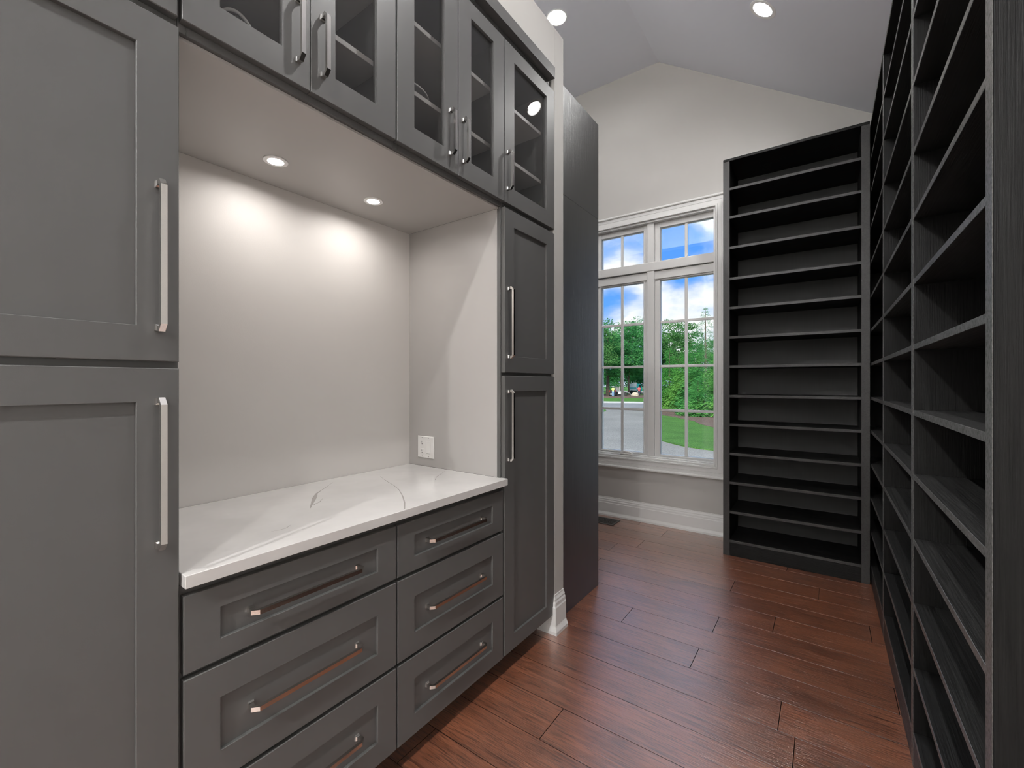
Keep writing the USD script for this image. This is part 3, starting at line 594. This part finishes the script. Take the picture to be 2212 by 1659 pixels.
single('mulch_patch', slab([(c0[0] + 9 * math.cos(a) * (1 + .1 * math.sin(3 * a)), c0[1] + 9 * math.sin(a)) for a in np.linspace(0, 2 * math.pi, 24)[:-1]], -1.13, -1.09), M['mulch'], 'brown mulch patch around the trees across the road', 'mulch bed', kind='structure')

def cards(centers, normals_seed, size, aspect=.6):
    r = np.random.default_rng(normals_seed); n = len(centers)
    d = r.normal(size=(n, 3)); d /= np.linalg.norm(d, axis=1)[:, None]
    e = r.normal(size=(n, 3)); e -= (e * d).sum(1)[:, None] * d; e /= np.linalg.norm(e, axis=1)[:, None]
    s = size * r.uniform(.6, 1.3, n)[:, None]; k = np.cross(d, e) * .25 * s
    v = np.stack([centers - d * s, centers + e * s * aspect + k, centers + d * s, centers - e * s * aspect + k], 1).reshape(-1, 3)
    i = np.arange(n)[:, None] * 4
    return v, np.vstack([i + [0, 1, 2], i + [0, 2, 3]])
def leafy(u, d, top_v, rad, base_h, n, seed, label, material='leaf', lean=0.0, blobs=60, size=.15, group=None, trunk_r=.2):
    p = spot(u, d); H = (V0 - top_v) / F_PX * d + EYE - G; r = np.random.default_rng(seed)
    t = thing('leafy_tree', label, 'tree', p, group)
    top = p + np.array([lean, 0, H * .8])
    part(t, 'trunk', tube([p + (0, 0, -.05), p + (lean * .1, 0, H * .15), p + (lean * .4, .1, H * .4), top], [trunk_r, trunk_r * .8, trunk_r * .5, .03]), M['bark'], smooth=True)
    C = []
    for k in range(blobs):
        q = r.normal(size=3); q /= np.linalg.norm(q); q *= r.uniform(.35, 1.0) ** .5
        zc = base_h + (H - base_h) * (.5 + .5 * q[2]); w = rad * (1.0 - .55 * max(0, q[2]) ** 2)
        C.append(np.array([q[0] * w, q[1] * w, zc]) + p + (lean * zc / H, 0, 0))
    for k in range(7):
        e = C[k * 5 % blobs]; h0 = H * r.uniform(.15, .5)
        part(t, 'branch', tube([p + (lean * .4 * h0 / H, 0, h0), (p + (0, 0, h0)) * .5 + e * .5 + (0, 0, .4), e], [.08, .05, .015], 6), M['bark'], smooth=True)
    pts = []
    for i, c in enumerate(C):
        rr = np.random.default_rng(seed * 100 + i); hr = (c[2] - G) / H; m_ = int(n / blobs * np.clip(1.75 - 1.35 * hr, .25, 1.5))
        q = rr.normal(size=(m_, 3)); q *= (rr.uniform(.35, 1, m_) ** .5 / np.linalg.norm(q, axis=1))[:, None]
        pts.append(c + q * rad * r.uniform(.20, .36) * (1.15, 1.15, .55) + (0, 0, -.12 * rad) * (q[:, :2] ** 2).sum(1)[:, None])
    pts = np.concatenate(pts)
    pts = pts[pts[:, 2] > G + .4]
    part(t, 'foliage', cards(pts, seed + 5, size), M[material], kind='stuff')
def conifer(u, d, top_v, rad, n, seed, label, material='needle', size=.19):
    n *= 3
    p = spot(u, d); H = (V0 - top_v) / F_PX * d + EYE - G; r = np.random.default_rng(seed)
    t = thing('spruce_tree', label, 'tree', p)
    part(t, 'trunk', tube([p + (0, 0, -.05), p + (0, 0, H * .5), p + (0, 0, H)], [.14, .08, .012]), M['bark'], smooth=True)
    V, W = [], []
    lev = np.linspace(.03, .985, 34)
    for li, h in enumerate(lev):
        L = rad * (1 - h) ** .8 + .05; nb = max(5, int(13 * (1 - h) + 4))
        for b in range(nb):
            a = r.uniform(0, 2 * math.pi); Lb = L * r.uniform(.75, 1.12); dirv = np.array([math.cos(a), math.sin(a), 0])
            k = max(6, int(n / (34 * 10) * (Lb / rad + .15) * 1.6)); s = r.uniform(.15, 1, k) ** .7
            P = p + dirv * (Lb * s)[:, None] + np.stack([0 * s, 0 * s, H * h + .22 * Lb * np.sin(s * 2.2) - .30 * Lb * s ** 2], 1)
            P += r.normal(size=(k, 3)) * (.05, .05, .035) * (1 + Lb)
            side = np.cross(dirv, [0, 0, 1]) * r.choice([-1, 1], k)[:, None] * r.uniform(.2, 1, k)[:, None]
            dd = dirv * .8 + side + np.stack([0 * s, 0 * s, -.35 * r.uniform(.3, 1.4, k)], 1); dd /= np.linalg.norm(dd, axis=1)[:, None]
            V.append(P); W.append(dd)
    P, D = np.concatenate(V), np.concatenate(W); n_ = len(P)
    s = size * r.uniform(.7, 1.4, n_)[:, None] * np.clip((1.15 - (P[:, 2:] - G) / H), .4, 1)
    e = np.cross(D, r.normal(size=(n_, 3))); e /= np.linalg.norm(e, axis=1)[:, None]
    keep = P[:, 2] > G + .1
    v = np.stack([P - D * s * .2, P + D * s * .35 + e * s * .13, P + D * s, P + D * s * .35 - e * s * .13], 1)[keep].reshape(-1, 3); i = np.arange(keep.sum())[:, None] * 4
    part(t, 'foliage', (v, np.vstack([i + [0, 1, 2], i + [0, 2, 3]])), M[material], kind='stuff')

leafy(1358, 88, 684, 5.2, 2.4, 18001, 11, 'green shade tree behind the boulder, its trunk beside the teal truck')
leafy(1299, 78, 672, 3.8, 4.0, 7201, 12, 'leafy tree with a leaning grey trunk seen at the edge of the black cabinet', 'leaf2', lean=-2.0, trunk_r=.22)
leafy(1313, 83, 690, 4.2, 3.0, 10401, 13, 'leafy tree with a thick grey trunk next to the black utility cart', 'leaf', trunk_r=.42)
leafy(1384, 104, 678, 5.5, 1.2, 14001, 14, 'bushy green tree behind the teal truck', 'leaf')
leafy(1340, 108, 712, 6.0, 1.0, 16001, 15, 'broad dark green tree far behind the trailer', 'leaf')
leafy(1303, 112, 720, 6.0, 1.0, 14001, 16, 'broad dark green tree far behind the leaning trunk', 'leaf')
leafy(1446, 74, 668, 3.6, 2.5, 13001, 17, 'airy green tree rising behind the hemlock beside the window mullion', 'leaf2', blobs=60)
leafy(1484, 86, 690, 4.2, 1.5, 13001, 18, 'green tree showing between the hemlock and the tall spruce', 'leaf2')
leafy(1414, 98, 700, 4.5, 1.0, 10001, 19, 'green tree mostly hidden by the window mullion', 'leaf')
leafy(1535, 92, 720, 5.0, 1.0, 10001, 20, 'green tree far behind the tall spruce', 'leaf2')
conifer(1524, 34.5, 664, 2.35, 7000, 31, 'tall spruce with a thin spire at the top of the window', 'needle')
conifer(1572, 31.5, 690, 2.4, 6000, 32, 'spruce half hidden by the window casing and black shelves', 'needle2')
conifer(1484, 36.5, 742, 2.0, 6000, 33, 'shorter spruce at the middle of the mulch bed', 'needle2')
conifer(1446, 38, 752, 1.9, 5500, 34, 'pale green hemlock at the end of the mulch bed by the driveway', 'needle2')
conifer(1508, 31.8, 818, 1.5, 3600, 35, 'low young spruce at the front of the mulch bed', 'needle')

def at(u, d, m, R0=0.0):
    p = spot(u, d); a = math.atan2(p[0], p[1]); c, s = math.cos(-a + R0), math.sin(-a + R0)
    return moved(m, p, np.array([[c, -s, 0], [s, c, 0], [0, 0, 1.0]]))
def wheel(r, w): return trimesh.creation.cylinder(r, w, sections=18, transform=trimesh.transformations.rotation_matrix(math.pi / 2, [0, 1, 0]))
# black utility cart, tail towards the house
u_, d_ = 1323.2, 79.5; t = thing('utility_cart', 'black utility cart with two red tail lights across the road', 'utility vehicle', spot(u_, d_))
part(t, 'body', at(u_, d_, [box(-.66, .66, -.1, 2.2, .35, .85, .06), box(-.62, .62, .8, 1.6, .84, .95, .03)]), M['truck_black'])
part(t, 'roof', at(u_, d_, box(-.6, .6, .7, 1.9, 1.62, 1.70, .03)), M['truck_black'])
for x in (-.57, .57):
    for y in (.75, 1.8): part(t, 'roof_post', at(u_, d_, box(x - .025, x + .025, y, y + .05, .84, 1.63)), M['truck_black'])
for x in (-.52, .52): part(t, 'tail_light', at(u_, d_, box(x - .11, x + .11, -.13, -.09, .86, 1.02, .02)), M['tail_red'])
part(t, 'tailgate', at(u_, d_, box(-.64, .64, -.11, -.05, .8, 1.08, .02)), M['truck_black'])
part(t, 'number_plate', at(u_, d_, box(-.42, -.05, -.14, -.105, .28, .46, .005)), M['white_paint'])
for x in (-.55, .55):
    for y in (.25, 1.8): part(t, 'wheel', at(u_, d_, moved(wheel(.31, .22), (x, y, .31))), M['rubber'])
# trailer with standing stone slabs
u_, d_ = 1343, 82; t = thing('trailer', 'low grey trailer with large wheels behind the window muntin', 'trailer', spot(u_, d_))
part(t, 'bed', at(u_, d_, [box(-1.5, 1.0, 0, 1.6, .5, .68, .02), box(-1.5, 1.0, -.03, .03, .66, .95, .02)]), M['grey_paint'])
part(t, 'drawbar', at(u_, d_, hullchain([(.9, .6, .6, .06), (1.5, .6, .45, .05), (1.7, .6, .1, .05)])), M['grey_paint'])
for x in (-.9, .55): part(t, 'wheel', at(u_, d_, moved(trimesh.creation.cylinder(.34, .22, sections=20, transform=trimesh.transformations.rotation_matrix(math.pi / 2, [1, 0, 0])), (x, -.12, .34))), M['rubber'])
part(t, 'mudguard', at(u_, d_, box(.1, 1.1, -.25, 0, .72, .80, .03)), M['grey_paint']); part(t, 'toolbox', at(u_, d_, box(-.6, 0, -.3, -.03, .3, .78, .03)), M['white_paint'], label='white toolbox')
for k, (x, h) in enumerate(((-1.25, 1.15), (-.85, 1.0), (-.4, 1.1))):
    single('stone_slab', at(u_, d_, tri(m3.Manifold.hull_points(np.array([(x - .17, .3, .685), (x + .17, .3, .685), (x + .15, .3, .685 + h * .8), (x, .3, .685 + h), (x - .14, .3, .685 + h * .85), (x - .17, .42, .685), (x + .17, .42, .685), (x + .15, .42, .685 + h * .8), (x, .42, .685 + h), (x - .14, .42, .685 + h * .85)])))), M['slab_stone'],
           ['pale stone slab standing on the grey trailer, closest to the worker', 'pale stone slab standing in the middle of the grey trailer', 'pale stone slab on the grey trailer, next to the muntin'][k], 'stone slab', group='stone slabs on the trailer')
# white and teal truck
u_, d_ = 1372, 95; t = thing('truck', 'small white and teal truck parked under the shade tree', 'truck', spot(u_, d_))
part(t, 'cargo_box', at(u_, d_, tri(m3.Manifold.hull_points(np.array([(x, y, z) for y in (0, 1.7) for x, z in ((-1.25, .8), (.3, .75), (.3, 2.45), (-.1, 2.5), (-1.25, 2.1))])))), M['white_paint'])
part(t, 'cab', at(u_, d_, tri(m3.Manifold.hull_points(np.array([(x, y, z) for y in (.02, 1.68) for x, z in ((.31, .6), (1.45, .6), (1.5, 1.2), (1.2, 2.1), (.31, 2.3))])))), M['teal_paint'])
part(t, 'window', at(u_, d_, tri(m3.Manifold.hull_points(np.array([(x, y, z) for y in (.0, .03) for x, z in ((.75, 1.35), (1.3, 1.35), (1.12, 1.95), (.75, 2.0))])))), M['dark_glass'])
part(t, 'chassis', at(u_, d_, box(-1.2, 1.4, .1, 1.6, .45, .75, .03)), M['truck_black'])
part(t, 'stripe', at(u_, d_, box(-1.1, .2, -.015, .0, 1.2, 1.4)), M['teal_paint'])
for x in (-.75, .95): part(t, 'wheel', at(u_, d_, moved(trimesh.creation.cylinder(.42, .25, sections=20, transform=trimesh.transformations.rotation_matrix(math.pi / 2, [1, 0, 0])), (x, .1, .42))), M['rubber'])
# low black trailer and machine
u_, d_ = 1387.5, 84; t = thing('platform_trailer', 'low black platform trailer in front of the teal truck', 'trailer', spot(u_, d_))
part(t, 'deck', at(u_, d_, box(-1.0, .7, 0, 1.2, .42, .55, .02)), M['truck_black']); part(t, 'side_rail', at(u_, d_, [box(-1.0, .7, -.04, 0, .5, .78, .02), box(-.95, .65, -.06, -.03, .2, .3, .01)]), M['grey_paint'])
for x in (-.6, .35): part(t, 'wheel', at(u_, d_, moved(trimesh.creation.cylinder(.22, .18, sections=16, transform=trimesh.transformations.rotation_matrix(math.pi / 2, [1, 0, 0])), (x, .06, .22))), M['rubber'])
u_, d_ = 1395, 86; t = thing('loader', 'black compact loader frame at the edge of the window mullion', 'machine', spot(u_, d_))
part(t, 'body', at(u_, d_, box(-.35, .5, 0, 1.2, .25, .75, .05)), M['truck_black']); part(t, 'cage', at(u_, d_, [box(x, x + .07, y, y + .07, .7, 1.9) for x in (-.33, .4) for y in (.05, 1.0)] + [box(-.36, .5, .02, 1.1, 1.86, 1.94, .02)]), M['truck_black'])
part(t, 'track', at(u_, d_, box(-.42, -.2, -.05, 1.3, 0, .4, .1)), M['rubber']); part(t, 'track', at(u_, d_, box(.35, .57, -.05, 1.3, 0, .4, .1)), M['rubber'])
def rock(u, d, sx, sy, sz, seed, label):
    m = trimesh.creation.icosphere(3, 1.0); import meshkit
    v = m.vertices * (1 + .35 * (meshkit.fbm(m.vertices * 1.6 + seed, 3, seed) - .5)[:, None]); v[:, 2] = np.maximum(v[:, 2], -.35)
    m.vertices = v * (sx, sy, sz); m.apply_translation(spot(u, d) + (0, 0, .30 * sz))
    single('boulder', m, M['stone'], label, 'boulder', smooth=40)
rock(1371.5, 80.5, .72, .6, .52, 3, 'tan boulder on the mulch in front of the teal truck')
rock(1300, 79, .40, .4, .42, 8, 'small pale boulder at the foot of the leaning trunk')

def person(u, d, shirt, legs, hat, label, bend=0.0, arm=.35):
    p = spot(u, d); t = thing('person', label, 'person', p)
    hip, sh = .92, 1.42; fwd = bend
    J = lambda x, y, z, r: (x, y, z, r)
    body = [hullchain([J(-.10, 0, hip, .10), J(.10, 0, hip, .10)]), hullchain([J(0, 0, hip, .14), J(0, fwd * .4, 1.15, .13), J(0, fwd, 1.36, .14)]), hullchain([J(-.17, fwd, sh, .065), J(.17, fwd, sh, .065)]),
            hullchain([J(0, fwd, 1.42, .06), J(0, fwd * 1.15, 1.54, .05), J(0, fwd * 1.2 + .02, 1.62, .085), J(0, fwd * 1.2 + .01, 1.67, .088)]), hullchain([J(0, fwd * 1.2 + .10, 1.62, .022), J(0, fwd * 1.2 + .08, 1.65, .015)])]
    for s in (-1, 1):
        body.append(hullchain([J(s * .10, 0, hip, .085), J(s * .11, .02, .48, .06), J(s * .12, 0, .10, .042), J(s * .12, .12, .045, .04)]))
        body.append(hullchain([J(s * .19, fwd, 1.41, .055), J(s * .25, fwd + .06, 1.14, .042), J(s * .22, fwd + arm, 1.02, .032)]))
        body.append(hullchain([J(s * .22, fwd + arm, 1.02, .03), J(s * .21, fwd + arm + .08, 1.0, .035)]))
        for q in range(4): body.append(hullchain([J(s * (.185 + .017 * q), fwd + arm + .09, 1.0, .009), J(s * (.185 + .017 * q), fwd + arm + .13, .985, .008), J(s * (.187 + .016 * q), fwd + arm + .145, .96, .007)]))
        body.append(hullchain([J(s * .18, fwd + arm + .06, 1.005, .011), J(s * .16, fwd + arm + .10, .995, .009)]))
    sm = lambda parts_: tri(m3.Manifold.batch_boolean(parts_, m3.OpType.Add))
    part(t, 'body', at(u, d, sm(body)), M['skin'], smooth=50)
    part(t, 'shirt', at(u, d, sm([hullchain([J(0, 0, .90, .165), J(0, fwd * .4, 1.15, .155), J(0, fwd, 1.36, .165)]), hullchain([J(-.17, fwd, sh - .01, .085), J(.17, fwd, sh - .01, .085)])] + [hullchain([J(s * .19, fwd, 1.40, .078), J(s * .235, fwd + .04, 1.22, .068)]) for s in (-1, 1)])), M[shirt], smooth=50)
    part(t, 'trousers', at(u, d, sm([hullchain([J(-.08, 0, .90, .125), J(.08, 0, .90, .125)])] + [hullchain([J(s * .10, 0, .88, .11), J(s * .11, .02, .48, .085), J(s * .12, 0, .12, .07)]) for s in (-1, 1)])), M[legs], smooth=50)
    hy = fwd * 1.2
    part(t, 'hat', at(u, d, sm([hullchain([J(0, hy + .01, 1.70, .095), J(0, hy, 1.74, .075)]), m3.Manifold.cylinder(.012, .13, .13, 20).translate((0, hy + .03, 1.69))])), M[hat], smooth=50)
    for s in (-1, 1): part(t, 'boot', at(u, d, sm([hullchain([J(s * .12, 0, .10, .055), J(s * .12, .03, .05, .05), J(s * .12, .15, .042, .042)])])), M['truck_black'], smooth=50)
person(1324.2, 78, 'hivis', 'denim', 'white_cloth', 'person in a yellow-green shirt, blue jeans and white cap standing by the cart', .05)
person(1380.5, 83, 'red_shirt', 'navy', 'navy', 'person in a red shirt and dark trousers beside the platform trailer', .12)
